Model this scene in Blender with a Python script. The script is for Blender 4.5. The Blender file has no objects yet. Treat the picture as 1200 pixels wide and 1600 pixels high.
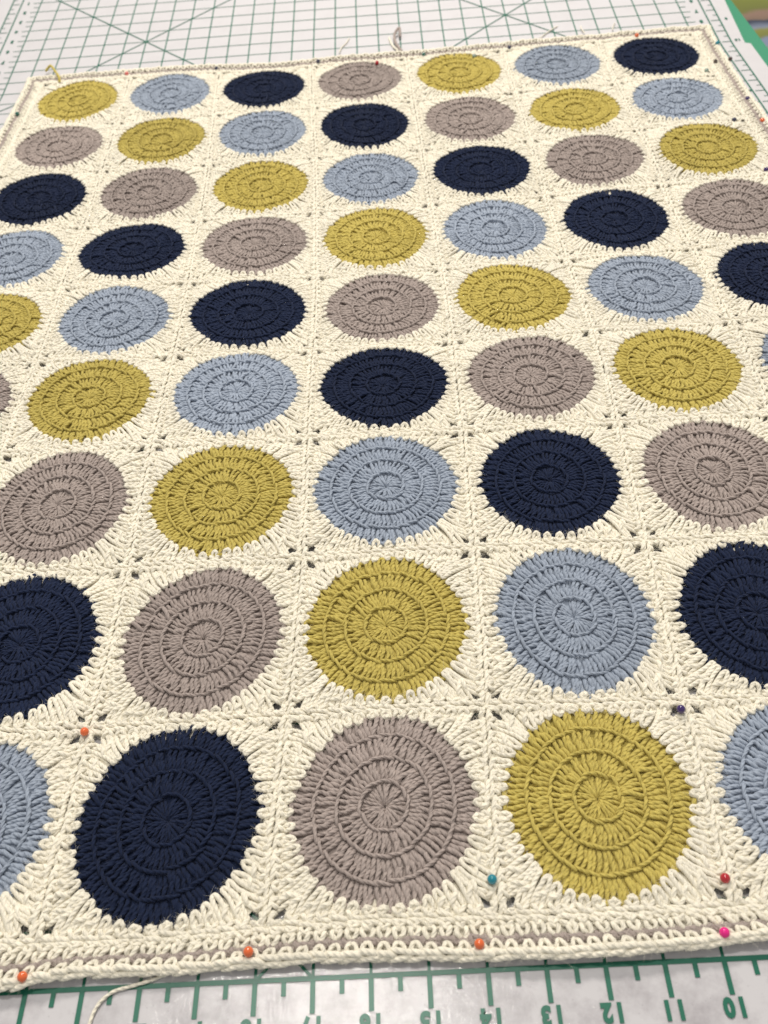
import bpy, math, random
import numpy as np
from mathutils import Matrix, Vector

IN = 0.0254                                   # everything is laid out in inches, then scaled to metres
rng = np.random.default_rng(11)
scene = bpy.context.scene
COL = scene.collection

# ------------------------------------------------------------------ camera
w = np.array([-0.7540194780724815, 0.04893041637449008, -0.04706359371157016])
t_ = np.linalg.norm(w); k_ = w / t_
KX = np.array([[0, -k_[2], k_[1]], [k_[2], 0, -k_[0]], [-k_[1], k_[0], 0]])
RW = (np.eye(3) + math.sin(t_) * KX + (1 - math.cos(t_)) * KX @ KX) @ np.diag([1., -1., -1.])
RB = np.diag([1., -1., -1.]) @ RW
CAM = np.array([18.148977586534166, -45.39687488709872, 17.3090308662616])
FPX = 1486.652
cd = bpy.data.cameras.new('camera')
cam = bpy.data.objects.new('camera', cd); COL.objects.link(cam)
m = Matrix([[*RB.T[i], CAM[i] * IN] for i in range(3)] + [[0, 0, 0, 1]])
cam.matrix_world = m
cd.sensor_fit = 'VERTICAL'; cd.sensor_height = 24.0; cd.lens = FPX / 1600 * 24
cd.clip_start = 0.02; cd.clip_end = 60
cd.dof.use_dof = True; cd.dof.focus_distance = 0.56; cd.dof.aperture_fstop = 9.0
scene.camera = cam

# ------------------------------------------------------------------ light: one ceiling lamp, an added fill light, dim room
world = bpy.data.worlds.new('World'); scene.world = world; world.use_nodes = True
bg = world.node_tree.nodes['Background']
bg.inputs[0].default_value = (1.0, 0.97, 0.93, 1); bg.inputs[1].default_value = 0.525
ld = bpy.data.lights.new('ceiling_lamp', 'AREA'); ld.shape = 'DISK'; ld.size = 0.26
ld.energy = 17; ld.color = (1.0, 0.95, 0.87)
lo = bpy.data.objects.new('ceiling_lamp', ld); COL.objects.link(lo)
lo.location = (9.0 * IN, -17.0 * IN, 80 * IN)
l2 = bpy.data.lights.new('far_fill_light', 'AREA'); l2.shape = 'DISK'; l2.size = 0.40  # added fill light beyond the far end, brightens the far rows
l2.energy = 33; l2.color = (1.0, 0.93, 0.84)
lo2 = bpy.data.objects.new('far_fill_light', l2); COL.objects.link(lo2)
lo2.location = (24 * IN, 30 * IN, 66 * IN)
lo2.rotation_euler = Vector((-5, -46, -66)).to_track_quat('-Z', 'Y').to_euler()
scene.view_settings.view_transform = 'Standard'; scene.view_settings.look = 'None'
scene.view_settings.exposure = 0.0; scene.view_settings.gamma = 1.0
scene.view_settings.use_curve_mapping = False

# ------------------------------------------------------------------ helpers
def tag(o, label=None, cat=None, group=None, kind=None):
    if label: o['label'] = label
    if cat: o['category'] = cat
    if group: o['group'] = group
    if kind: o['kind'] = kind
    return o

def link(name, me, mat=None, parent=None):
    o = bpy.data.objects.new(name, me); COL.objects.link(o)
    if mat is not None and me is not None: me.materials.append(mat)
    if parent is not None: o.parent = parent
    return o

def pymesh(name, V, F, smooth=False):
    me = bpy.data.meshes.new(name)
    me.from_pydata([tuple(float(a) * IN for a in v) for v in V], [], [tuple(f) for f in F]); me.update()
    if smooth: me.shade_smooth()
    return me

def quadmesh(name, V, Q, UV, tint):
    """V (n,3) inches, Q (m,4), UV (m,4,2), tint (n)"""
    me = bpy.data.meshes.new(name)
    nv, nq = len(V), len(Q)
    me.vertices.add(nv); me.vertices.foreach_set('co', (V * IN).astype(np.float32).ravel())
    me.loops.add(nq * 4); me.loops.foreach_set('vertex_index', Q.astype(np.int32).ravel())
    me.polygons.add(nq)
    me.polygons.foreach_set('loop_start', np.arange(nq, dtype=np.int32) * 4)
    me.update(calc_edges=True)
    me.polygons.foreach_set('use_smooth', np.ones(nq, dtype=bool))
    uv = me.uv_layers.new(name='yarn'); uv.data.foreach_set('uv', UV.astype(np.float32).ravel())
    at = me.attributes.new('tint', 'FLOAT', 'POINT'); at.data.foreach_set('value', tint.astype(np.float32))
    me.update()
    return me

# ------------------------------------------------------------------ materials
def newmat(name):
    mt = bpy.data.materials.new(name); mt.use_nodes = True
    nt = mt.node_tree
    return mt, nt, nt.nodes['Principled BSDF']

def N(nt, typ, **kw):
    n = nt.nodes.new(typ)
    for k, v in kw.items(): setattr(n, k, v)
    return n

def yarn_mat(name, col, rough=0.9, var=0.16, sheen=0.45, heather=0.12):
    mt, nt, b = newmat(name); L = nt.links.new
    at = N(nt, 'ShaderNodeAttribute', attribute_name='tint')
    uv = N(nt, 'ShaderNodeUVMap', uv_map='yarn')
    sp = N(nt, 'ShaderNodeSeparateXYZ'); L(uv.outputs[0], sp.inputs[0])
    # ply twist: sin(2*pi*(u/pitch + 3 v))
    a = N(nt, 'ShaderNodeMath', operation='MULTIPLY'); a.inputs[1].default_value = 2 * math.pi / 0.11; L(sp.outputs[0], a.inputs[0])
    c = N(nt, 'ShaderNodeMath', operation='MULTIPLY'); c.inputs[1].default_value = 2 * math.pi * 3; L(sp.outputs[1], c.inputs[0])
    d = N(nt, 'ShaderNodeMath', operation='ADD'); L(a.outputs[0], d.inputs[0]); L(c.outputs[0], d.inputs[1])
    s = N(nt, 'ShaderNodeMath', operation='SINE'); L(d.outputs[0], s.inputs[0])
    tc = N(nt, 'ShaderNodeTexCoord')
    nz = N(nt, 'ShaderNodeTexNoise'); nz.inputs['Scale'].default_value = 1500; nz.inputs['Detail'].default_value = 3
    L(tc.outputs['Object'], nz.inputs['Vector'])
    h = N(nt, 'ShaderNodeMath', operation='MULTIPLY_ADD'); h.inputs[1].default_value = 1.2; L(nz.outputs[0], h.inputs[0]); L(s.outputs[0], h.inputs[2])
    bp = N(nt, 'ShaderNodeBump'); bp.inputs['Strength'].default_value = 0.55; bp.inputs['Distance'].default_value = 0.00035
    L(h.outputs[0], bp.inputs['Height']); L(bp.outputs[0], b.inputs['Normal'])
    # colour: strand tint, fibre heather, slow dye variation
    n2 = N(nt, 'ShaderNodeTexNoise'); n2.inputs['Scale'].default_value = 28; n2.inputs['Detail'].default_value = 2
    L(tc.outputs['Object'], n2.inputs['Vector'])
    f1 = N(nt, 'ShaderNodeMath', operation='MULTIPLY_ADD'); f1.inputs[1].default_value = var; f1.inputs[2].default_value = 1 - var / 2
    L(at.outputs['Fac'], f1.inputs[0])
    f2 = N(nt, 'ShaderNodeMath', operation='MULTIPLY_ADD'); f2.inputs[1].default_value = heather * 2; f2.inputs[2].default_value = 1 - heather
    L(nz.outputs[0], f2.inputs[0])
    f3 = N(nt, 'ShaderNodeMath', operation='MULTIPLY_ADD'); f3.inputs[1].default_value = 0.12; f3.inputs[2].default_value = 0.94
    L(n2.outputs[0], f3.inputs[0])
    m1 = N(nt, 'ShaderNodeMath', operation='MULTIPLY'); L(f1.outputs[0], m1.inputs[0]); L(f2.outputs[0], m1.inputs[1])
    m2 = N(nt, 'ShaderNodeMath', operation='MULTIPLY'); L(m1.outputs[0], m2.inputs[0]); L(f3.outputs[0], m2.inputs[1])
    vm = N(nt, 'ShaderNodeVectorMath', operation='SCALE'); vm.inputs[0].default_value = col; L(m2.outputs[0], vm.inputs['Scale'])
    L(vm.outputs[0], b.inputs['Base Color'])
    b.inputs['Roughness'].default_value = rough
    b.inputs['Specular IOR Level'].default_value = 0.15
    b.inputs['Sheen Weight'].default_value = sheen; b.inputs['Sheen Roughness'].default_value = 0.6
    b.inputs['Sheen Tint'].default_value = (*[min(1, x * 1.2 + 0.12) for x in col], 1)
    return mt

M = {}
M['cream'] = yarn_mat('cream_yarn', (0.835, 0.785, 0.66))
M['mustard'] = yarn_mat('mustard_yarn', (0.49, 0.40, 0.105))
M['blue'] = yarn_mat('pale_blue_yarn', (0.312, 0.360, 0.440))
M['navy'] = yarn_mat('navy_yarn', (0.0095, 0.0165, 0.045), sheen=0.22, heather=0.3)
M['taupe'] = yarn_mat('taupe_yarn', (0.345, 0.291, 0.268))

def simple(name, col, rough=0.6, spec=0.4, **kw):
    mt, nt, b = newmat(name)
    b.inputs['Base Color'].default_value = (*col, 1); b.inputs['Roughness'].default_value = rough
    b.inputs['Specular IOR Level'].default_value = spec
    for k, v in kw.items(): b.inputs[k].default_value = v
    return mt

def mat_vinyl():
    mt, nt, b = newmat('white_vinyl_mat'); L = nt.links.new
    tc = N(nt, 'ShaderNodeTexCoord')
    # scuffs: large soft grey stains broken up by a finer noise, and tiny dark specks
    n1 = N(nt, 'ShaderNodeTexNoise'); n1.inputs['Scale'].default_value = 45; n1.inputs['Detail'].default_value = 6; n1.inputs['Roughness'].default_value = 0.7
    L(tc.outputs['Object'], n1.inputs['Vector'])
    r1 = N(nt, 'ShaderNodeMapRange'); r1.inputs[1].default_value = 0.44; r1.inputs[2].default_value = 0.72; L(n1.outputs[0], r1.inputs[0])
    # margin wear only near the handled edge: mask along y
    sp = N(nt, 'ShaderNodeSeparateXYZ'); L(tc.outputs['Object'], sp.inputs[0])
    ym = N(nt, 'ShaderNodeMapRange'); ym.inputs[1].default_value = -40.02 * IN; ym.inputs[2].default_value = -40.25 * IN; L(sp.outputs[1], ym.inputs[0])
    ymm = N(nt, 'ShaderNodeMath', operation='MULTIPLY_ADD'); ymm.inputs[1].default_value = 0.85; ymm.inputs[2].default_value = 0.15; L(ym.outputs[0], ymm.inputs[0])
    w1 = N(nt, 'ShaderNodeMath', operation='MULTIPLY'); L(r1.outputs[0], w1.inputs[0]); L(ymm.outputs[0], w1.inputs[1])
    w1b = N(nt, 'ShaderNodeMath', operation='MULTIPLY'); w1b.inputs[1].default_value = 0.8; L(w1.outputs[0], w1b.inputs[0])
    vo = N(nt, 'ShaderNodeTexVoronoi'); vo.inputs['Scale'].default_value = 260; L(tc.outputs['Object'], vo.inputs['Vector'])
    r2 = N(nt, 'ShaderNodeMapRange'); r2.inputs[1].default_value = 0.12; r2.inputs[2].default_value = 0.04; L(vo.outputs['Distance'], r2.inputs[0])
    w2 = N(nt, 'ShaderNodeMath', operation='MULTIPLY'); L(r2.outputs[0], w2.inputs[0]); L(ymm.outputs[0], w2.inputs[1])
    w2b = N(nt, 'ShaderNodeMath', operation='MULTIPLY'); w2b.inputs[1].default_value = 0.3; L(w2.outputs[0], w2b.inputs[0])
    mx = N(nt, 'ShaderNodeMix', data_type='RGBA'); mx.inputs[6].default_value = (0.54, 0.53, 0.55, 1); mx.inputs[7].default_value = (0.30, 0.28, 0.30, 1)
    L(w1b.outputs[0], mx.inputs[0])
    mx2 = N(nt, 'ShaderNodeMix', data_type='RGBA'); mx2.inputs[7].default_value = (0.20, 0.18, 0.20, 1)
    L(w2b.outputs[0], mx2.inputs[0]); L(mx.outputs[2], mx2.inputs[6]); L(mx2.outputs[2], b.inputs['Base Color'])
    # crinkled glossy skin
    n3 = N(nt, 'ShaderNodeTexNoise'); n3.inputs['Scale'].default_value = 620; n3.inputs['Detail'].default_value = 4
    L(tc.outputs['Object'], n3.inputs['Vector'])
    bp = N(nt, 'ShaderNodeBump'); bp.inputs['Strength'].default_value = 0.7; bp.inputs['Distance'].default_value = 0.00026
    L(n3.outputs[0], bp.inputs['Height'])
    b.inputs['Roughness'].default_value = 0.55
    b.inputs['Specular IOR Level'].default_value = 0.3
    L(bp.outputs[0], b.inputs['Coat Normal'])
    b.inputs['Coat Weight'].default_value = 0.4; b.inputs['Coat Roughness'].default_value = 0.02
    return mt
M['mat'] = mat_vinyl()
M['print'] = simple('green_print', (0.008, 0.125, 0.078), 0.35, 0.4)
M['greenmat'] = simple('green_board', (0.035, 0.23, 0.13), 0.55, 0.3)
M['table'] = simple('table_board', (0.33, 0.22, 0.13), 0.5)
M['steel'] = simple('pin_steel', (0.6, 0.6, 0.6), 0.25, 0.5, Metallic=1.0)

# ------------------------------------------------------------------ table, cutting mat
YC = -2.2                                      # fold across the mat: the far panel tilts up a little
SLOPE = 0.0911
def mat_z(y):
    y = np.asarray(y, float)
    d = y - YC
    return SLOPE * 0.5 * (d + np.sqrt(d * d + 0.09))

def box(V, F, x0, x1, y0, y1, z0, z1):
    n = len(V)
    V += [(x0, y0, z0), (x1, y0, z0), (x1, y1, z0), (x0, y1, z0), (x0, y0, z1), (x1, y0, z1), (x1, y1, z1), (x0, y1, z1)]
    F += [(n+3, n+2, n+1, n), (n+4, n+5, n+6, n+7), (n, n+1, n+5, n+4), (n+1, n+2, n+6, n+5), (n+2, n+3, n+7, n+6), (n+3, n, n+4, n+7)]

tbl = bpy.data.objects.new('sewing_table', None); COL.objects.link(tbl); tbl.location = (16.5 * IN, -17 * IN, -29 * IN)
tag(tbl, 'brown table under the green board, hidden below the cutting mat', 'table')
def tpart(name, b):
    V, F = [], []; box(V, F, *b)
    V = [(x - 16.5, y + 17, z + 29) for x, y, z in V]
    return link(name, pymesh(name, V, F), M['table'], tbl)
tpart('table_top', (-3.0, 34.35, -47, 13, -1.1, -0.16))
for x in (-1.5, 31.0):
    for y in (-45, 9):
        tpart('leg', (x, x + 2, y, y + 2, -29, -1.1))

V, F = [], []; box(V, F, -2.2, 34.92, -45.5, 11.5, -0.155, -0.085)
gb = link('green_board', pymesh('green_board', V, F), M['greenmat'])
tag(gb, 'green board showing as a strip along the right edge of the white mat', 'board')
bv = gb.modifiers.new('bevel', 'BEVEL'); bv.width = 0.0006; bv.segments = 2

# white mat: sheet with a fold, its near panel a hair wider than the far one
ys = np.concatenate([np.linspace(-42.2, -4, 20), np.linspace(-3.6, -1.0, 27), np.linspace(-0.5, 10.2, 24)])
V, F = [], []
for y in ys:
    xr = 34.27 if y < YC else 34.05 + 0.035 * (y - YC)
    z = float(mat_z(y))
    for x in (-1.28, xr):
        V += [(x, y, z), (x, y, z - 0.075)]
for i in range(len(ys) - 1):
    a, b = 4 * i, 4 * (i + 1)
    F += [(a, a+2, b+2, b), (a+1, b+1, b+3, a+3), (a+2, a+3, b+3, b+2), (a+1, a, b, b+1)]
e = 4 * (len(ys) - 1)
F += [(0, 1, 3, 2), (e+2, e+3, e+1, e)]
mat = link('cutting_mat', pymesh('cutting_mat', V, F), M['mat'])
tag(mat, 'white cutting mat with green ruled grid lying under the crochet blanket', 'cutting mat')

def strip(V, F, x0, y0, x1, y1, wd, lift=0.008, n=None):
    d = np.array([x1 - x0, y1 - y0]); L = np.linalg.norm(d); d = d / L; q = np.array([-d[1], d[0]]) * wd / 2
    n = n or max(2, int(abs(y1 - y0) / 0.5) + 2)
    base = len(V)
    for t in np.linspace(0, 1, n):
        x, y = x0 + (x1 - x0) * t, y0 + (y1 - y0) * t
        for s in (1, -1):
            px, py = x + s * q[0], y + s * q[1]
            V.append((px, py, float(mat_z(py)) + lift))
    for i in range(n - 1):
        a = base + 2 * i; F.append((a, a + 1, a + 3, a + 2))

V, F = [], []
for i in range(1, 33): strip(V, F, i, -40, i, 8, 0.055)
print_v = link('printed_grid_line', pymesh('printed_grid_line', V, F), M['print'], mat)
V, F = [], []
for j in range(-39, 8): strip(V, F, 0.0 if j < -2 else 0.62, j, 33 if j < -2 else 32.4, j, 0.048, 0.0105)
link('printed_grid_line', pymesh('printed_grid_line', V, F), M['print'], mat)
V, F = [], []                                      # ruler frame, ticks
for (a, b) in (((0, -40), (0, 8)), ((33, -40), (33, 8)), ((-0.5, -40), (-0.5, 8)), ((33.5, -40), (33.5, 8))):
    strip(V, F, *a, *b, 0.065, 0.013)
strip(V, F, -0.6, -40, 33.6, -40, 0.085, 0.0135); strip(V, F, -0.5, 8, 33.5, 8, 0.085, 0.0135); strip(V, F, -0.5, 8.5, 33.5, 8.5, 0.085, 0.0135)
for i in range(0, 34):
    strip(V, F, i, -40.0, i, -40.56, 0.088, 0.016)
    if i < 33: strip(V, F, i + .5, -40.0, i + .5, -40.27, 0.085, 0.016)
for j in range(-39, 8):
    for x0, x1 in ((0.72, 1.0), (32.0, 32.28)): strip(V, F, x0, j + .5, x1, j + .5, 0.04, 0.016)
    for x0, x1 in ((-0.5, -0.1), (33.1, 33.5)): strip(V, F, x0, j, x1, j, 0.045, 0.016)
    for x0, x1 in ((-0.5, -0.3), (33.3, 33.5)): strip(V, F, x0, j + .5, x1, j + .5, 0.04, 0.016)
link('printed_ruler', pymesh('printed_ruler', V, F), M['print'], mat)
for q in ((-2, -7, 12.9, 7.9), (1.1, 7.9, 16, -7), (15, -7, 29.9, 7.9), (18.1, 7.9, 33, -7), (16, -40, 10, -34), (15, -40, 21, -34)):
    V, F = [], []; strip(V, F, *q, 0.055, 0.019 if q[2] > q[0] and q[3] > q[1] else 0.0205)
    link('printed_bias_line', pymesh('printed_bias_line', V, F), M['print'], mat)

def numeral(txt, x, y, size, rot, wide=0.8):
    cu = bpy.data.curves.new('numeral', 'FONT'); cu.body = txt; cu.size = size; cu.align_x = 'CENTER'; cu.align_y = 'CENTER'
    cu.offset = size * 0.06; cu.space_character = 1.28; cu.resolution_u = 3
    tmp = bpy.data.objects.new('numeral_tmp', cu)
    me = tmp.to_mesh().copy() if False else bpy.data.meshes.new_from_object(tmp)
    bpy.data.objects.remove(tmp); bpy.data.curves.remove(cu)
    me.name = 'numeral'
    n = len(me.vertices); co = np.empty(n * 3); me.vertices.foreach_get('co', co); co = co.reshape(-1, 3)
    c, s = math.cos(rot), math.sin(rot)
    X = co[:, 0] * wide; Y = co[:, 1]
    P = np.c_[x + c * X - s * Y, y + s * X + c * Y, np.zeros(n)]; P[:, 2] = mat_z(P[:, 1]) + 0.022
    me.vertices.foreach_set('co', (P * IN).ravel()); me.update(); me.materials.clear()
    return link('printed_numeral', me, M['print'], mat)
for i in range(5, 31):
    numeral(str(33 - i), i, -40.74, 0.40, math.pi, 0.86)
for j in range(-8, 8):
    numeral(str(8 - j), 0.36, j, 0.36, math.pi); numeral(str(8 - j), 32.66, j, 0.36, math.pi)
for j in (-2, 0):
    numeral(str(8 - j), 33.8, j + 0.1, 0.26, math.pi)

# ------------------------------------------------------------------ blanket layout
PX, PY, BX, BY, BR = 4.124553, 4.144075, 17.437145, -20.394509, 0.0009024
DX = np.array([[-.03, -.035, -.044, -.035, -.048, -.05, -.05], [.0, .002, .010, .016, .001, -.042, -.05], [-.01, -.003, .023, .039, .029, -.002, -.02],
 [.0, .005, .030, .036, .050, .044, .03], [.031, .020, .042, .050, .039, .023, .006], [-.012, .007, .025, .031, .002, -.015, -.014],
 [-.002, -.005, .011, .0, -.009, .004, .016], [-.04, -.028, -.029, -.039, -.015, -.006, .005], [-.058, -.080, -.080, -.076, -.036, -.021, .018]])
DY = np.array([[-.01, -.03, -.034, -.012, -.036, -.04, -.04], [.02, .02, .013, .014, -.01, -.041, -.03], [.08, .075, .054, .055, .046, .016, .0],
 [.1, .103, .049, .030, .030, .017, .02], [.061, .017, -.016, -.048, -.038, -.028, .024], [-.04, -.021, -.052, -.073, -.080, -.039, .009],
 [-.030, -.054, -.081, -.082, -.062, -.021, .033], [-.021, -.028, -.048, -.041, -.026, -.008, .065], [.035, .027, -.017, .02, .008, .037, .085]])
def pad(A):
    B = np.zeros((13, 11)); B[2:11, 2:9] = A
    B[1, 2:9] = A[0] + .5 * (A[0] - A[1]); B[0, 2:9] = B[1, 2:9]
    B[11, 2:9] = A[8] + .5 * (A[8] - A[7]); B[12, 2:9] = B[11, 2:9]
    B[:, 1] = B[:, 2] + .5 * (B[:, 2] - B[:, 3]); B[:, 0] = B[:, 1]
    B[:, 9] = B[:, 8] + .5 * (B[:, 8] - B[:, 7]); B[:, 10] = B[:, 9]
    return B
DXP, DYP = pad(DX), pad(DY)
def crw(t):
    t2, t3 = t * t, t * t * t
    return (-.5*t + t2 - .5*t3, 1 - 2.5*t2 + 1.5*t3, .5*t + 2*t2 - 1.5*t3, -.5*t2 + .5*t3)
def field(A, c, r):
    c = np.clip(c + 2, 1.0, 8.999); r = np.clip(r + 2, 1.0, 10.999)
    ic = np.floor(c).astype(int); ir = np.floor(r).astype(int)
    wc, wr = crw(c - ic), crw(r - ir); out = 0
    for a in range(4):
        for b in range(4):
            out = out + wr[a] * wc[b] * A[np.clip(ir - 1 + a, 0, 12), np.clip(ic - 1 + b, 0, 10)]
    return out
RHO = 0.056                                     # yarn radius, inches
Z0 = 1.55 * RHO
ph = rng.uniform(0, 6.28, 12)
def wave(c, r):
    return (0.016 * np.sin(1.9*c + 1.3*r + ph[0]) + 0.014 * np.sin(2.7*r - 1.1*c + ph[1]) + 0.010 * np.sin(5.1*c + ph[2]) * np.sin(4.3*r + ph[3])
            + 0.006 * np.sin(13*c + 3*r + ph[4]) + 0.006 * np.sin(11*r - 4*c + ph[5]))
EB = np.array([[-1, -.69], [1.1, -.685], [1.42, -.702], [1.55, -.675], [1.70, -.657], [1.90, -.660], [2.15, -.672], [2.42, -.668], [2.9, -.676], [3.3, -.692], [3.64, -.694], [4.0, -.686], [4.35, -.668], [4.55, -.655], [5.2, -.66], [7, -.69]])
def warp(P):
    """(...,3) blanket coordinates (column, row, height in yarn radii) -> inches"""
    c, r, z = P[..., 0], P[..., 1], P[..., 2]
    # hand-laid lower edge wanders
    tb = np.clip((-.5 - r) / .18, 0, 1.3)
    r2 = r + tb * (np.interp(c, EB[:, 0], EB[:, 1]) + .706)
    r2 = r2 - .075 * np.clip((r - 8.46) / .12, 0, 1)
    cc = c + field(DXP, c, r2); rr = r2 + field(DYP, c, r2)
    X = (cc - 3) * PX; Y = (rr - 4) * PY
    cs, sn = math.cos(BR), math.sin(BR)
    x = BX + cs * X - sn * Y; y = BY + sn * X + cs * Y
    u = c - np.round(np.clip(c, 0, 6)); v = r - np.round(np.clip(r, 0, 8)); q = np.sqrt(u*u + v*v)
    dome = 0.05 * np.clip(1 - (q / .5) ** 2, 0, 1)
    seam = 0.020 * (np.exp(-((np.abs(u) - .5) / .03) ** 2) + np.exp(-((np.abs(v) - .5) / .03) ** 2))
    zz = Z0 + z * RHO + dome - seam + 0.035 + 1.5 * wave(c, r) + mat_z(y)
    return np.stack([x, y, zz], -1)

def resample(P, K):
    """Catmull-Rom through control points: (n,C,3) -> (n,K,3)"""
    n, C, _ = P.shape
    E = np.concatenate([2 * P[:, :1] - P[:, 1:2], P, 2 * P[:, -1:] - P[:, -2:-1]], 1)
    t = np.linspace(0, C - 1 - 1e-6, K); i = t.astype(int); f = (t - i)[None, :, None]
    p0, p1, p2, p3 = E[:, i], E[:, i+1], E[:, i+2], E[:, i+3]
    a, b, c_, d = crw(f)
    return a * p0 + b * p1 + c_ * p2 + d * p3

class Yarn:
    def __init__(s, S, kq): s.S, s.kq = S, kq; s.V, s.Q, s.U, s.T = [], [], [], []; s.n = 0; s.jit = .009; s.toff = 0; s.N = []; s.keepn = False
    def add(s, P, rad=1.0, taper=0.75, K=None):
        P = np.asarray(P, float)
        if P.ndim == 2: P = P[None]
        n, C, _ = P.shape
        K = K or max(3, int(round((C - 1) * s.kq)) + 1)
        W = warp(resample(P, K))
        W = W + rng.normal(0, 0.0035, W.shape) * np.array([1, 1, .6]) + rng.normal(0, s.jit, (n, 1, 3)) * np.array([1, 1, .7]) + rng.normal(0, s.jit, (n, 1, 3)) * np.linspace(-1, 1, K)[None, :, None]
        T = np.gradient(W, axis=1); T /= np.linalg.norm(T, axis=2, keepdims=True) + 1e-9
        side = np.cross(T, np.array([0.02, 0.03, 1.0])); side /= np.linalg.norm(side, axis=2, keepdims=True) + 1e-9
        up = np.cross(side, T)
        rr = RHO * np.broadcast_to(np.asarray(rad, float).reshape(-1, 1), (n, 1)) * rng.uniform(.93, 1.07, (n, 1))
        prof = np.ones(K); prof[0] = prof[-1] = taper
        R = rr * prof[None] * rng.uniform(.92, 1.08, (n, K))
        A = np.arange(s.S) / s.S * 2 * np.pi
        ring = W[:, :, None] + R[:, :, None, None] * (np.cos(A)[None, None, :, None] * side[:, :, None] + np.sin(A)[None, None, :, None] * up[:, :, None])
        ln = np.concatenate([np.zeros((n, 1)), np.cumsum(np.linalg.norm(np.diff(W, axis=1), axis=2), 1)], 1) + rng.uniform(0, 1, (n, 1))
        S = s.S
        idx = s.n + np.arange(n * K * S).reshape(n, K, S)
        j2 = (np.arange(S) + 1) % S
        q = np.stack([idx[:, :-1], idx[:, :-1][:, :, j2], idx[:, 1:][:, :, j2], idx[:, 1:]], -1)
        v0 = np.broadcast_to((np.arange(S) / S)[None, None], (n, K - 1, S)); v1 = v0 + 1 / S
        l0 = np.broadcast_to(ln[:, :-1, None], (n, K - 1, S)); l1 = np.broadcast_to(ln[:, 1:, None], (n, K - 1, S))
        uv = np.stack([np.stack([l0, v0], -1), np.stack([l0, v1], -1), np.stack([l1, v1], -1), np.stack([l1, v0], -1)], -2)
        if s.keepn: s.N.append(((ring - W[:, :, None]) / (R[:, :, None, None] + 1e-9)).reshape(-1, 3))
        s.V.append(ring.reshape(-1, 3)); s.Q.append(q.reshape(-1, 4)); s.U.append(uv.reshape(-1, 4, 2))
        s.T.append(np.repeat(np.clip(rng.uniform(0, 1, n) * .8 + .1 + s.toff, -.6, 1.6), K * S)); s.n += n * K * S
    def sheet(s, G):
        """G (a,b,3) blanket coordinates: backing sheet of quads"""
        W = warp(np.asarray(G, float)); a, b, _ = W.shape
        idx = s.n + np.arange(a * b).reshape(a, b)
        q = np.stack([idx[:-1, :-1], idx[:-1, 1:], idx[1:, 1:], idx[1:, :-1]], -1).reshape(-1, 4)
        if s.keepn: s.N.append(np.zeros((a * b, 3)))
        s.V.append(W.reshape(-1, 3)); s.Q.append(q); s.U.append(np.zeros((len(q), 4, 2))); s.T.append(np.full(a * b, .3)); s.n += a * b
    def build(s, name, mat_, parent):
        me = quadmesh(name, np.concatenate(s.V), np.concatenate(s.Q), np.concatenate(s.U), np.concatenate(s.T))
        return link(name, me, mat_, parent)

def fuzz(ys, count, mat_, parent, ln=(.03, .10)):
    """loose fibres standing off the yarn: one hair object"""
    V = np.concatenate([v for y_ in ys for v in y_.V]); Nn = np.concatenate([v for y_ in ys for v in y_.N])
    ok = np.flatnonzero((Nn[:, 2] > -.1) & (np.abs(Nn).sum(1) > .1))
    i = rng.choice(ok, count); p = V[i]; n_ = Nn[i]
    d = n_ + rng.normal(0, .8, (count, 3)); d[:, 2] = np.abs(d[:, 2]) * .6; d /= np.linalg.norm(d, axis=1, keepdims=True)
    b = rng.normal(0, .9, (count, 3)); b[:, 2] *= .5
    L = rng.uniform(*ln, (count, 1)) * rng.uniform(.5, 1.5, (count, 1))
    t = np.array([0, .35, .7, 1.0])
    P = p[:, None] + L[:, None] * (t[None, :, None] * d[:, None] + (t ** 2)[None, :, None] * .5 * b[:, None])
    hc = bpy.data.hair_curves.new('loose_fibres'); hc.add_curves([4] * count)
    hc.attributes['position'].data.foreach_set('vector', (P * IN).astype(np.float32).ravel())
    ra = hc.attributes.get('radius') or hc.attributes.new('radius', 'FLOAT', 'POINT')
    ra.data.foreach_set('value', np.tile(np.array([1.0, .9, .7, .35], np.float32) * 0.0011 * IN, count))
    hc.materials.append(mat_)
    o = bpy.data.objects.new('loose_fibres', hc); COL.objects.link(o); o.parent = parent; o['kind'] = 'stuff'
    return o
def fibre_mat(name, col):
    mt, nt, b = newmat(name)
    b.inputs['Base Color'].default_value = (*col, 1); b.inputs['Roughness'].default_value = 0.6; b.inputs['Specular IOR Level'].default_value = 0.3
    return mt
FM = {k: fibre_mat(k + '_fibre', c) for k, c in {'cream': (.82, .78, .67), 'mustard': (.52, .42, .12), 'blue': (.32, .37, .45), 'navy': (.03, .038, .075), 'taupe': (.34, .285, .26)}.items()}

# ------------------------------------------------------------------ blanket
blanket = bpy.data.objects.new('crochet_blanket', None); COL.objects.link(blanket)
tag(blanket, 'cream crochet blanket of round mustard, blue, navy and taupe motifs spread on the mat', 'blanket')
SEQ = ['mustard', 'blue', 'navy', 'taupe']
RD = 0.449
seen = lambda r, c: (r >= 4) or (1 <= c <= 5)

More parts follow.
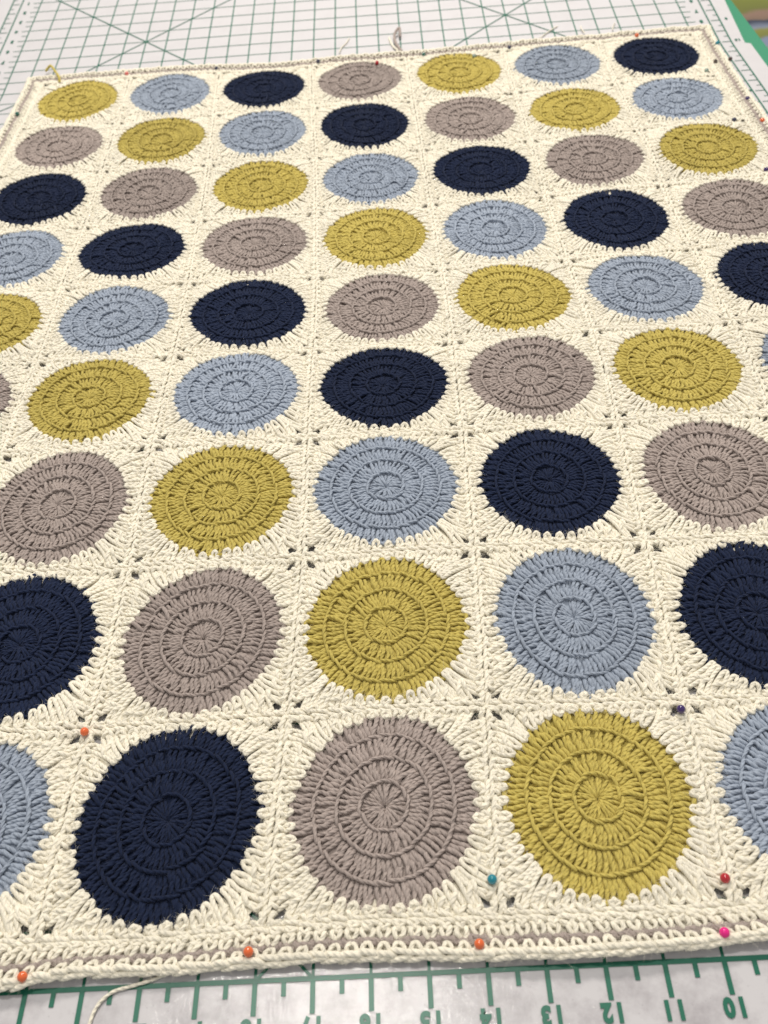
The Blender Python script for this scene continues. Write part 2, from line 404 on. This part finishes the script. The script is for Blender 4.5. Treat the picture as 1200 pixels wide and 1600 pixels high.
def square(r, c):
    near = r <= 2
    S, kq = (7, 2.0) if r <= 1 else (6, 1.7) if r <= 3 else (5, 1.3) if r <= 5 else (4, 1.0)
    if not seen(r, c): S, kq = 4, 1.0
    colr = SEQ[(c - (8 - r)) % 4]
    a2, a3, p2, p3 = rng.uniform(.002, .014), rng.uniform(.002, .010), rng.uniform(0, 6.28), rng.uniform(0, 6.28)
    cx, cy = rng.normal(0, .005, 2)
    sx, sy = rng.normal(.982, .006), rng.normal(1.022 + .016 * (r == 0), .006)
    toff = rng.uniform(-.5, .5)
    phi0 = rng.uniform(0, 2 * np.pi)
    def pol(th, rad, z):
        k = 1 + (a2 * np.cos(2 * th + p2) + a3 * np.cos(3 * th + p3)) * np.clip(rad / RD, 0, 1.05)
        return np.stack([c + cx + sx * rad * k * np.cos(th), r + cy + sy * rad * k * np.sin(th), z + 0 * th], -1)
    # --- cream surround
    fz = {0: 17000, 1: 14000, 2: 10000, 3: 7000, 4: 5000}.get(r, 3000) if seen(r, c) else 0
    Y = Yarn(S, kq); Y.keepn = fz > 0
    nj = 13
    x = np.linspace(-1, 1, nj)
    for side in range(4):
        rot = side * np.pi / 2
        def loc(u, v, z):                       # side-local (u along, v outward) -> blanket
            cs, sn = np.cos(rot), np.sin(rot)
            return np.stack([c + v * cs - u * sn, r + v * sn + u * cs, z + 0 * u], -1)
        al = np.radians(43.2) * np.sign(x) * np.abs(x) ** .84 + rng.normal(0, .008, nj)
        u = (.418 if r > 3 else .412) * x + rng.normal(0, .004, nj)
        k = 1 + (a2 * np.cos(2 * (rot + al) + p2) + a3 * np.cos(3 * (rot + al) + p3))
        ri = (RD - .015 + rng.normal(0, .003, nj)) * k * np.sqrt((sx * np.cos(rot + al)) ** 2 + (sy * np.sin(rot + al)) ** 2)
        P = np.stack([ri * np.sin(al), ri * np.cos(al)], -1) + np.array([-cx * np.sin(rot) + cy * np.cos(rot), cx * np.cos(rot) + cy * np.sin(rot)])
        Q = np.stack([u, np.full(nj, .474)], -1)
        d = Q - P; Ln = np.linalg.norm(d, axis=1, keepdims=True); d = d / Ln
        pw = np.stack([d[:, 1], -d[:, 0]], -1)
        bow = (.024 if r > 3 else .021) * np.sign(x) * (np.abs(x) > .9)
        def pt(f, s_, z):
            f = np.asarray(f); q = P + d * Ln * f + pw * (s_ + (bow * np.clip(1 - np.abs(np.ravel(f) - .42) / .42, 0, 1))[:, None])
            return loc(q[:, 0], q[:, 1], np.full(nj, z) if np.isscalar(z) else z)
        tip = .010 / Ln
        jz = rng.normal(0, .12, nj)
        W_ = (.0135 + .004 * np.clip(np.abs(x) * 1.6, 0, 1))[:, None]
        Y.add(np.stack([pt(1.05, -W_ * .95, .1), pt(.72, -W_ * 1.05, 1.2 + jz), pt(.28, -W_ * .9, 2.0 + jz), pt(tip * .7, -W_ * .55, 2.3), pt(-tip * .2, 0, 2.1),
                        pt(tip * .7, W_ * .55, 2.3), pt(.28, W_ * .9, 2.0 + jz), pt(.72, W_ * 1.05, 1.2 + jz), pt(1.05, W_ * .95, .1)], 1), .86)
        # the core of each post and the wraps across the tall corner stitches
        Y.add(np.stack([pt(1.0, W_ * .4, .2), pt(.75, -W_ * .2, 1.2), pt(.45, -W_ * .1, 1.25), pt(.22, 0, .9)], 1), .86)
        Y.add(np.stack([pt(1.04, W_ * 2.0, -.1), pt(.75, W_ * 1.95, .55), pt(.45, W_ * 1.7, .5), pt(.2, W_ * 1.3, 0)], 1)[:-1][np.abs(x[:-1]) > .3], .95)
        long_ = np.abs(x) > .62
        for f in (.55,):
            A = np.stack([pt(f + .16, -W_ * 1.3, .5), pt(f + .07, -W_ * .7, 1.9), pt(f - .06, W_ * .6, 2.1), pt(f - .18, W_ * 1.3, .6)], 1)[long_]
            Y.add(A, .9)
        # single-crochet round and joining chain
        ns = 15
        us = ((np.arange(ns) + .5) / ns - .5) * .985 + rng.normal(0, .003, ns)
        zc = rng.normal(0, .15, ns)
        for s_ in (-1, 1):
            Y.add(np.stack([loc(us + s_ * .023, np.where(np.abs(us) > .40, .470, .452), .5 + zc), loc(us + s_ * .019, np.where(np.abs(us) > .40, .475, .464), 1.7 + zc), loc(us + s_ * .006, np.full(ns, .479), 1.9 + zc), loc(us - s_ * .004, np.full(ns, .490), .8 + zc)], 1), .85)
        Y.add(np.stack([loc(us - .040, np.full(ns, .478), .5 + zc), loc(us - .012, np.full(ns, .483), 1.7 + zc), loc(us + .022, np.full(ns, .490), 1.9 + zc), loc(us + .050, np.full(ns, .494), .7 + zc)], 1), .92)
        # backing web, open at the corner spaces
        for tt in (-1, 1):
            a = np.concatenate([np.linspace(0, .90, 11), [.915, 1.0]])
            ang = tt * np.radians(45) * a
            rin = np.full(13, RD - .035)
            bound = .497 / np.cos(ang)
            hole = a > .91
            for lo_, hi_ in ((0., None),):
                ro = np.where(hole, .60, bound)
                G = np.stack([np.stack([rr_ * np.sin(ang), rr_ * np.cos(ang)], -1) for rr_ in (rin, rin + (ro - rin) * .5, ro)], 0)
                Y.sheet(np.stack([loc(G[..., 0][i], G[..., 1][i], np.full(13, .5)) for i in range(3)], 0))
            G = np.stack([np.stack([tt * np.array([.38, .44, .497]), np.full(3, vv)], -1) for vv in (.473, .497)], 0)
            Y.sheet(np.stack([loc(G[..., 0][i], G[..., 1][i], np.full(3, -.3)) for i in range(2)], 0))
    sq = Y.build('crochet_square', M['cream'], blanket)
    sq['label'] = 'cream square with %s circle' % {'mustard': 'mustard yellow', 'blue': 'pale blue', 'navy': 'navy', 'taupe': 'taupe'}[colr]
    if fz: fuzz([Y], int(fz * .5), FM['cream'], sq)
    coloured = []
    # --- coloured rounds
    for k in range(1, 5):
        Y = Yarn(S, kq); Y.toff = toff; Y.keepn = fz > 0; coloured.append(Y)
        n = 12 * k; dt = 2 * np.pi / n
        th = phi0 + .35 * k + np.arange(n) * dt + rng.normal(0, .05 * dt, n)
        th[0] += .12 * dt; th[-1] -= .12 * dt
        r0 = .016 if k == 1 else (k - 1) / 4 * RD; r1 = k / 4 * RD
        zj = rng.normal(0, .15, n); tj = rng.normal(0, .045, n)
        lean = .10
        def q(s_, t, z): return pol(th + (s_ + lean * t) * dt, r0 + (r1 - r0) * (t + tj * (0 < t < 1)), z + zj)
        rd = {1: .62, 2: .76, 3: .82, 4: .84}[k]
        jj = lambda sd=.05: rng.normal(0, sd, n)
        if k == 1:
            Y.add(np.stack([q(-.30, -.06, -.1), q(-.32 + jj(), .22, 1.0), q(-.28 + jj(), .60, 1.2), q(-.34, 1.0, .4)], 1), rd)
            Y.add(np.stack([q(.12, -.06, -.1), q(.14 + jj(), .20, 1.2), q(.12 + jj(), .55, 1.5), q(.0, 1.02, .4)], 1), rd)
            Y.add(np.stack([q(.40, .35, -.2), q(.36, .65, .9), q(.28, 1.0, .6)], 1), rd)
        else:
            # lower pair of strands, upper pair that starts half way up and leans back over it, filler behind
            a_, b_, c_, d_ = jj(), jj(), jj(), jj()
            Y.add(np.stack([q(-.30 + a_, -.06, .1), q(-.33 + a_, .16, 1.15), q(-.25 + a_, .42, 1.45), q(-.16, .68, .4)], 1), rd)
            Y.add(np.stack([q(.08 + b_, -.06, .1), q(.10 + b_, .18, 1.2), q(.14 + b_, .46, 1.5), q(.20, .74, .4)], 1), rd)
            Y.add(np.stack([q(-.08 + c_, .38, .3), q(-.16 + c_, .58, 1.3), q(-.28 + c_, .82, 1.4), q(-.34, 1.03, .5)], 1), rd * .95)
            Y.add(np.stack([q(.40 + d_, .30, .3), q(.33 + d_, .55, 1.35), q(.18 + d_, .82, 1.6), q(.08, 1.03, .6)], 1), rd * .95)
            Y.add(np.stack([q(.40, -.02, -.3), q(.42, .2, .5), q(.42, .45, .2)], 1), rd * .9)
        if k == 4:
            Y.add(np.stack([pol(th - .25 * dt, np.full(n, RD - .012), .3 + zj), pol(th + .2 * dt, np.full(n, RD - .006), 1.1 + zj), pol(th + .7 * dt, np.full(n, RD - .003), 1.2 + zj), pol(th + 1.2 * dt, np.full(n, RD - .008), .3 + zj)], 1), .85)
        # starting chain, a knotty strand that leans across the round
        if k > 1:
            t0 = th[0] - .5 * dt
            Y.add(np.stack([pol(np.array([t0 + a * dt]), np.array([r0 + (r1 - r0) * b]), np.array([z])) for a, b, z in ((.3, -.02, 1.0), (.1, .3, 2.2), (-.25, .6, 2.3), (-.45, 1.0, 1.6))], 1), .85)
        g = np.linspace(0, 2 * np.pi, 12 * k + 1)
        Y.sheet(np.stack([pol(g, np.full(len(g), max(.012, r0 - .004)), np.full(len(g), .6)), pol(g, np.full(len(g), r1 + .004), np.full(len(g), .6))], 0))
        Y.build('stitch_round', M[colr], sq)
        if k < 4:
            Y = Yarn(S, kq); Y.toff = toff; Y.keepn = fz > 0; coloured.append(Y)
            zj = rng.normal(0, .12, n); rj = rng.normal(0, .0015, n)
            t2 = th + .3 * dt
            Y.add(np.stack([pol(t2 - .30 * dt, r1 - .006 + rj, .9 + zj), pol(t2 + .05 * dt, r1 - .003 + rj, 2.1 + zj), pol(t2 + .6 * dt, r1 + .003 + rj, 2.3 + zj), pol(t2 + 1.10 * dt, r1 + .005 + rj, 1.4 + zj)], 1), .64)
            Y.build('raised_ring', M[colr], sq)
    if fz: fuzz(coloured, int(fz * .5), FM[colr], sq)

for r in range(9):
    for c in range(7):
        square(r, c)

# ------------------------------------------------------------------ blanket border
def border():
    kinds = {k: Yarn(7, 2.0) for k in ('inner', 'taupe', 'edge')}
    for y_ in kinds.values(): y_.keepn = True
    far = {k: Yarn(4, 1.0) for k in kinds}
    for side in range(4):
        L = 7 if side in (0, 2) else 9
        n = 15 * L + 2
        u0 = (np.arange(n) + .5) / n - .5
        YY = kinds if side == 0 else far
        def loc(du, e, z):
            u = (u0 * L + du * 1.0) * (1 + 2 * e / L); e = np.asarray(e) + 0 * u
            if side == 0: p = (3 + u, -.5 - e)
            elif side == 2: p = (3 + u, 8.5 + e)
            elif side == 1: p = (-.5 - e, 4 + u)
            else: p = (6.5 + e, 4 + u)
            return np.stack([p[0], p[1], np.asarray(z) + 0 * u], -1)
        J = lambda s=.0025: rng.normal(0, s, n)
        zj = rng.normal(0, .13, n)
        up = np.interp(u0, [-.5, .5], [1, 1])
        I = YY['inner']
        I.add(np.stack([loc(-.042, .004, .5 + zj), loc(-.014, .007, 1.6 + zj), loc(.020, .012, 1.7 + zj), loc(.048, .014, .5 + zj)], 1), .92)
        for s_ in (-1, 1):
            I.add(np.stack([loc(s_ * .026 + J(), .012, .3 + zj), loc(s_ * .019 + J(), .022, 1.6 + zj), loc(s_ * .008, .034, 1.7 + zj), loc(-s_ * .006, .044, .6 + zj)], 1), .80)
            I.add(np.stack([loc(s_ * .010 + J(), .032, .5 + zj), loc(s_ * .020 + J(), .050, 1.6 + zj), loc(s_ * .015 + J(), .074, 1.7 + zj), loc(s_ * .003, .095 + J(), .9 + zj)], 1), .84)
        I.add(np.stack([loc(-.030, .040, .3 + zj), loc(-.004, .042, 1.5 + zj), loc(.030, .046, .3 + zj)], 1), .85)
        g = np.linspace(-.5, .5, n)
        uu = u0; 
        def sheet(Yr, e0, e1, z):
            G = []
            for e in (e0, e1):
                G.append(loc(0, e, z))
            Yr.sheet(np.stack(G, 0))
        sheet(I, -.006, .09, .3)
        T = YY['taupe']
        sheet(T, .080, .150, .1)
        for e0, z in ((.094, .75 + .5 * (side > 0)), (.106, .55 + .5 * (side > 0))):
            T.add(np.stack([loc(-.045, e0 - .004 + J(.001), z - .5 + zj), loc(-.012, e0, z + .5 + zj), loc(.022, e0 + .003, z + .5 + zj), loc(.050, e0 + .006, z - .5 + zj)], 1), .9)
        for s_ in (-.5, .5):
            T.add(np.stack([loc(s_ / 15 - .006 + J(), .080, .5 + zj), loc(s_ / 15, .094, 1.3 + zj), loc(s_ / 15 + .004 + J(), .112, .8 + zj)], 1), .85)
        Eg = YY['edge']
        lift = 1.5
        Eg.add(np.stack([loc(-.019, .160, lift + .4 + zj), loc(-.018, .138, lift + .9 + zj), loc(-.011, .119 + J(), lift + .6 + zj), loc(0, .112 + J(), lift + .1), loc(.011, .119 + J(), lift + .6 + zj), loc(.018, .138, lift + .9 + zj), loc(.019, .160, lift + .4 + zj)], 1), .76)
        Eg.add(np.stack([loc(-.048, .150, lift - .2 + zj), loc(-.014, .156, lift + 1.1 + zj), loc(.022, .162, lift + 1.2 + zj), loc(.052, .170, lift - .1 + zj)], 1), 1.0)
        Eg.add(np.stack([loc(-.050, .178, lift - 1.4 + zj), loc(-.014, .182, lift - .1 + zj), loc(.022, .176, lift + .3 + zj), loc(.052, .168, lift - .2 + zj)], 1), 1.0)
        Eg.add(np.stack([loc(-.040, .155, lift - 1.6 + zj), loc(0, .163, lift - 1.2 + zj), loc(.040, .166, lift - 1.6 + zj)], 1), 1.0)
        sheet(Eg, .120, .168, lift - 1.0)
    for d, first in ((kinds, True), (far, False)):
        if first:
            fuzz([d['inner'], d['edge']], 26000, FM['cream'], blanket)
        d['inner'].build('border_row', M['cream'], blanket)['label'] = 'cream crochet border row'
        d['taupe'].build('border_row', M['taupe'], blanket)['label'] = 'thin taupe border row'
        d['edge'].build('border_edging', M['cream'], blanket)['label'] = 'cream rope-like outer edging'
border()

# ------------------------------------------------------------------ loose yarn tails (parts of the blanket)
def unproj(px, py, z):
    d = np.array([(px - 600) / FPX, (py - 800) / FPX, 1.0]) @ RW
    t = (z - CAM[2]) / d[2]
    return CAM + t * d
def tube(name, pts, rad, mt, parent=None, S=7, sub=6, taper=0.3):
    P = resample(np.asarray(pts, float)[None], (len(pts) - 1) * sub + 1)[0]
    T = np.gradient(P, axis=0); T /= np.linalg.norm(T, axis=1, keepdims=True) + 1e-9
    side = np.cross(T, [0.02, .03, 1.0]); side /= np.linalg.norm(side, axis=1, keepdims=True) + 1e-9
    up = np.cross(side, T); K = len(P)
    prof = np.full(K, rad) * (1 + .1 * np.sin(np.arange(K) * 1.7)); prof[-1] *= taper; prof[0] *= taper
    A = np.arange(S) / S * 2 * np.pi
    ring = P[:, None] + prof[:, None, None] * (np.cos(A)[None, :, None] * side[:, None] + np.sin(A)[None, :, None] * up[:, None])
    idx = np.arange(K * S).reshape(K, S); j2 = (np.arange(S) + 1) % S
    q = np.stack([idx[:-1], idx[:-1][:, j2], idx[1:][:, j2], idx[1:]], -1).reshape(-1, 4)
    ln = np.concatenate([[0], np.cumsum(np.linalg.norm(np.diff(P, axis=0), axis=1))])
    v0 = np.broadcast_to((np.arange(S) / S)[None], (K - 1, S)); l0 = np.broadcast_to(ln[:-1, None], (K - 1, S)); l1 = np.broadcast_to(ln[1:, None], (K - 1, S))
    uv = np.stack([np.stack([l0, v0], -1), np.stack([l0, v0 + 1 / S], -1), np.stack([l1, v0 + 1 / S], -1), np.stack([l1, v0], -1)], -2).reshape(-1, 4, 2)
    return link(name, quadmesh(name, ring.reshape(-1, 3), q, uv, np.full(K * S, .5)), mt, parent)
def up_at(px, py, h):                           # point h inches above the mat, found by iterating on the mat's own height
    z = h
    for _ in range(12):
        p = unproj(px, py, z); z = float(mat_z(p[1])) + h
    return p
tl = tube('yarn_tail', [up_at(*q) for q in ((300, 1508, .12), (282, 1514, .10), (258, 1523, .06), (232, 1533, .05), (205, 1541, .05), (178, 1549, .05), (158, 1564, .05), (146, 1582, .05), (138, 1604, .05), (120, 1640, .05))], 0.031, M['cream'], blanket)
tl['label'] = 'loose cream yarn end lying on the mat'
tl = tube('yarn_tail', [up_at(*q) for q in ((93, 129, .22), (92, 120, .36), (86, 111, .38), (80, 103, .34), (76, 105, .25), (71, 112, .12))], 0.055, M['mustard'], blanket)
tl['label'] = 'mustard yarn end sticking out at the corner'
tl = tube('yarn_tail', [up_at(*q) for q in ((628, 80, .15), (623, 74, .12), (618, 66, .10), (616, 56, .15), (620, 47, .25), (624, 44, .28), (625, 52, .2), (625, 58, .12))], 0.062, M['taupe'], blanket)
tl = tube('yarn_tail', [up_at(*q) for q in ((622, 79, .1), (614, 72, .06), (609, 62, .05), (608, 58, .05))], 0.05, M['cream'], blanket)
for q in (((530, 82, .1), (534, 74, .05), (541, 67, .05), (546, 59, .05)), ((842, 60, .1), (852, 53, .05), (862, 46, .05), (872, 40, .05)), ((914, 52, .12), (909, 46, .06), (907, 40, .05)), ((957, 47, .1), (958, 41, .06), (961, 35, .05))):
    tube('yarn_tail', [up_at(*p) for p in q], 0.026, M['cream'], blanket)

# ------------------------------------------------------------------ ball-headed pins
def head_mat(name, col):
    mt = simple(name, col, 0.12, 0.5); b = mt.node_tree.nodes['Principled BSDF']
    b.inputs['Coat Weight'].default_value = 0.5; b.inputs['Coat Roughness'].default_value = 0.05
    return mt
PC = {'orange': (0.72, 0.13, 0.03), 'teal': (0.0, 0.20, 0.27), 'red': (0.42, 0.008, 0.02), 'magenta': (0.75, 0.005, 0.22),
      'purple': (0.035, 0.012, 0.11), 'pink': (0.62, 0.14, 0.13), 'ink': (0.02, 0.022, 0.06), 'green': (0.02, 0.11, 0.085), 'pale': (0.22, 0.30, 0.26), 'brown': (.05, .03, .025)}
PM = {k: head_mat('pin_%s' % k, v) for k, v in PC.items()}
def lathe(name, prof, n=14):
    V, F = [], []
    for (rr, z) in prof:
        for a in range(n): V.append((rr * math.cos(2 * math.pi * a / n), rr * math.sin(2 * math.pi * a / n), z))
    for i in range(len(prof) - 1):
        for a in range(n): F.append((i*n + a, i*n + (a+1) % n, (i+1)*n + (a+1) % n, (i+1)*n + a))
    F.append(tuple(range(n))[::-1]); F.append(tuple((len(prof) - 1) * n + a for a in range(n)))
    return pymesh(name, V, F, True)
HR = 0.09
hprof = [(0.014, -HR * 1.12)] + [(HR * math.cos(a), HR * math.sin(a)) for a in np.linspace(-1.38, 1.5, 12)]
head_meshes = {}
def pin(px, py, h, colour, tilt, label, s=1.0):
    p = up_at(px, py, h)
    o = bpy.data.objects.new('dressmaking_pin', None); COL.objects.link(o)
    o.location = p * IN; o.rotation_euler = tilt; o.scale = (s, s, s)
    tag(o, label, 'pin', 'ball-headed pins stuck through the blanket')
    if colour not in head_meshes:
        me = lathe('pin_head', hprof); me.materials.append(PM[colour]); head_meshes[colour] = me
    hd = bpy.data.objects.new('pin_head', head_meshes[colour]); COL.objects.link(hd); hd.parent = o
    sh = bpy.data.objects.new('pin_shaft', shaft_mesh); COL.objects.link(sh); sh.parent = o
shaft_mesh = lathe('pin_shaft', [(0.004, -0.42), (0.011, -0.34), (0.0115, -0.07)], 8); shaft_mesh.materials.append(M['steel'])
R_ = math.radians
PINS = [
 (35, 1526, .30, 'orange', (.5, .2, 0), 'orange ball pin in the lower edging at the bottom left corner of the picture'),
 (388, 1487, .34, 'orange', (.6, -.1, 0), 'orange ball pin in the lower edging below the navy circle'),
 (749, 1475, .34, 'orange', (.6, .2, 0), 'orange ball pin in the lower edging between the taupe and mustard circles'),
 (1132, 1457, .34, 'magenta', (.5, .3, 0), 'bright magenta ball pin in the lower edging'),
 (769, 1374, .32, 'teal', (.4, .4, 0), 'shiny teal ball pin at the corner of the front taupe circle'),
 (1133, 1372, .32, 'red', (.5, -.3, 0), 'dark red ball pin by the openings right of the front mustard circle'),
 (1064, 1108, .32, 'purple', (.4, .2, 0), 'dark purple ball pin at the square corner below the pale blue circle'),
 (132, 1143, .32, 'orange', (.5, 0, 0), 'orange ball pin at the square corner above the front navy circle'),
 (198, 115, .28, 'pink', (-.4, 0, 0), 'salmon pink pin in the far edging near the left corner'),
 (338, 107, .28, 'ink', (-.4, 0, 0), 'dark pin in the far edging, left of the far navy circle'),
 (497, 96, .28, 'ink', (-.4, 0, 0), 'dark pin in the far edging above the far taupe circle, its left end'),
 (589, 98, .28, 'red', (-.4, 0, 0), 'dark red pin at the top of the far taupe circle'),
 (662, 85, .28, 'green', (-.4, 0, 0), 'dark green pin in the far edging left of the far mustard circle'),
 (741, 88, .26, 'pale', (-.4, 0, 0), 'pale grey-green pin above the middle of the far mustard circle'),
 (796, 74, .28, 'ink', (-.4, 0, 0), 'dark pin in the far edging right of the far mustard circle'),
 (995, 55, .28, 'orange', (-.4, 0, 0), 'orange pin in the far edging above the far navy circle at right'),
 (1121, 67, .28, 'teal', (-.2, .4, 0), 'teal pin at the far right corner of the blanket'),
 (1141, 92, .28, 'brown', (-.2, .4, 0), 'very dark pin in the right edging near the far corner'),
 (1118, 96, .24, 'brown', (0, .2, 0), 'tiny dark pin inside the right edging, beside the far navy circle'),
 (1104, 110, .24, 'pale', (0, .2, 0), 'pale grey pin in the cream right of the far navy circle'),
 (1168, 154, .28, 'purple', (0, .4, 0), 'dark purple pin in the right taupe row'),
 (1147, 187, .26, 'ink', (0, .2, 0), 'black-blue pin in the cream above the right mustard circle'),
 (1191, 188, .26, 'orange', (0, .2, 0), 'orange pin in the right taupe row near the frame edge'),
 (1197, 265, .28, 'purple', (0, .2, 0), 'bright purple pin at the right frame edge by the mustard circle'),
 (27, 178, .28, 'green', (0, -.4, 0), 'dark green pin in the left taupe row'),
]
for q in PINS: pin(*q)

# ------------------------------------------------------------------ floor and rug glimpsed beyond the table
V = [(-300, -300, -29.3), (300, -300, -29.3), (300, 500, -29.3), (-300, 500, -29.3)]
fl = link('floor', pymesh('floor', V, [(0, 1, 2, 3)]), simple('floor_board', (0.16, 0.10, 0.06), 0.5)); tag(fl, kind='structure')
def rug_mat():
    mt, nt, b = newmat('striped_rug'); L = nt.links.new
    tc = N(nt, 'ShaderNodeTexCoord'); sp = N(nt, 'ShaderNodeSeparateXYZ'); L(tc.outputs['Object'], sp.inputs[0])
    nz = N(nt, 'ShaderNodeTexNoise'); nz.inputs['Scale'].default_value = 9; nz.inputs['Detail'].default_value = 4; L(tc.outputs['Object'], nz.inputs['Vector'])
    ad = N(nt, 'ShaderNodeMath', operation='MULTIPLY_ADD'); ad.inputs[1].default_value = 0.12; L(nz.outputs[0], ad.inputs[0]); L(sp.outputs[1], ad.inputs[2])
    sc = N(nt, 'ShaderNodeMath', operation='MULTIPLY'); sc.inputs[1].default_value = 1 / 0.40; L(ad.outputs[0], sc.inputs[0])
    fr = N(nt, 'ShaderNodeMath', operation='FRACT'); L(sc.outputs[0], fr.inputs[0])
    cr = N(nt, 'ShaderNodeValToRGB'); cr.color_ramp.interpolation = 'LINEAR'
    cols = [(0.0, (.20, .14, .10)), (.12, (.26, .17, .13)), (.2, (.16, .17, .05)), (.45, (.20, .22, .05)), (.5, (.20, .23, .30)), (.62, (.19, .23, .32)), (.66, (.17, .18, .05)), (.8, (.22, .22, .06)), (.85, (.21, .24, .32)), (.95, (.05, .06, .09))]
    el = cr.color_ramp.elements
    while len(el) < len(cols): el.new(0.5)
    for e_, (p_, c_) in zip(el, cols): e_.position = p_; e_.color = (*[v * 1.7 for v in c_], 1)
    L(fr.outputs[0], cr.inputs[0]); L(cr.outputs[0], b.inputs['Base Color']); b.inputs['Roughness'].default_value = 0.95
    return mt
V, F = [], []; box(V, F, 44, 140, -40, 160, -29.28, -28.9)
rg = link('striped_rug', pymesh('striped_rug', V, F), rug_mat()); tag(rg, 'striped olive, blue and brown rug on the floor beyond the green board', 'rug')
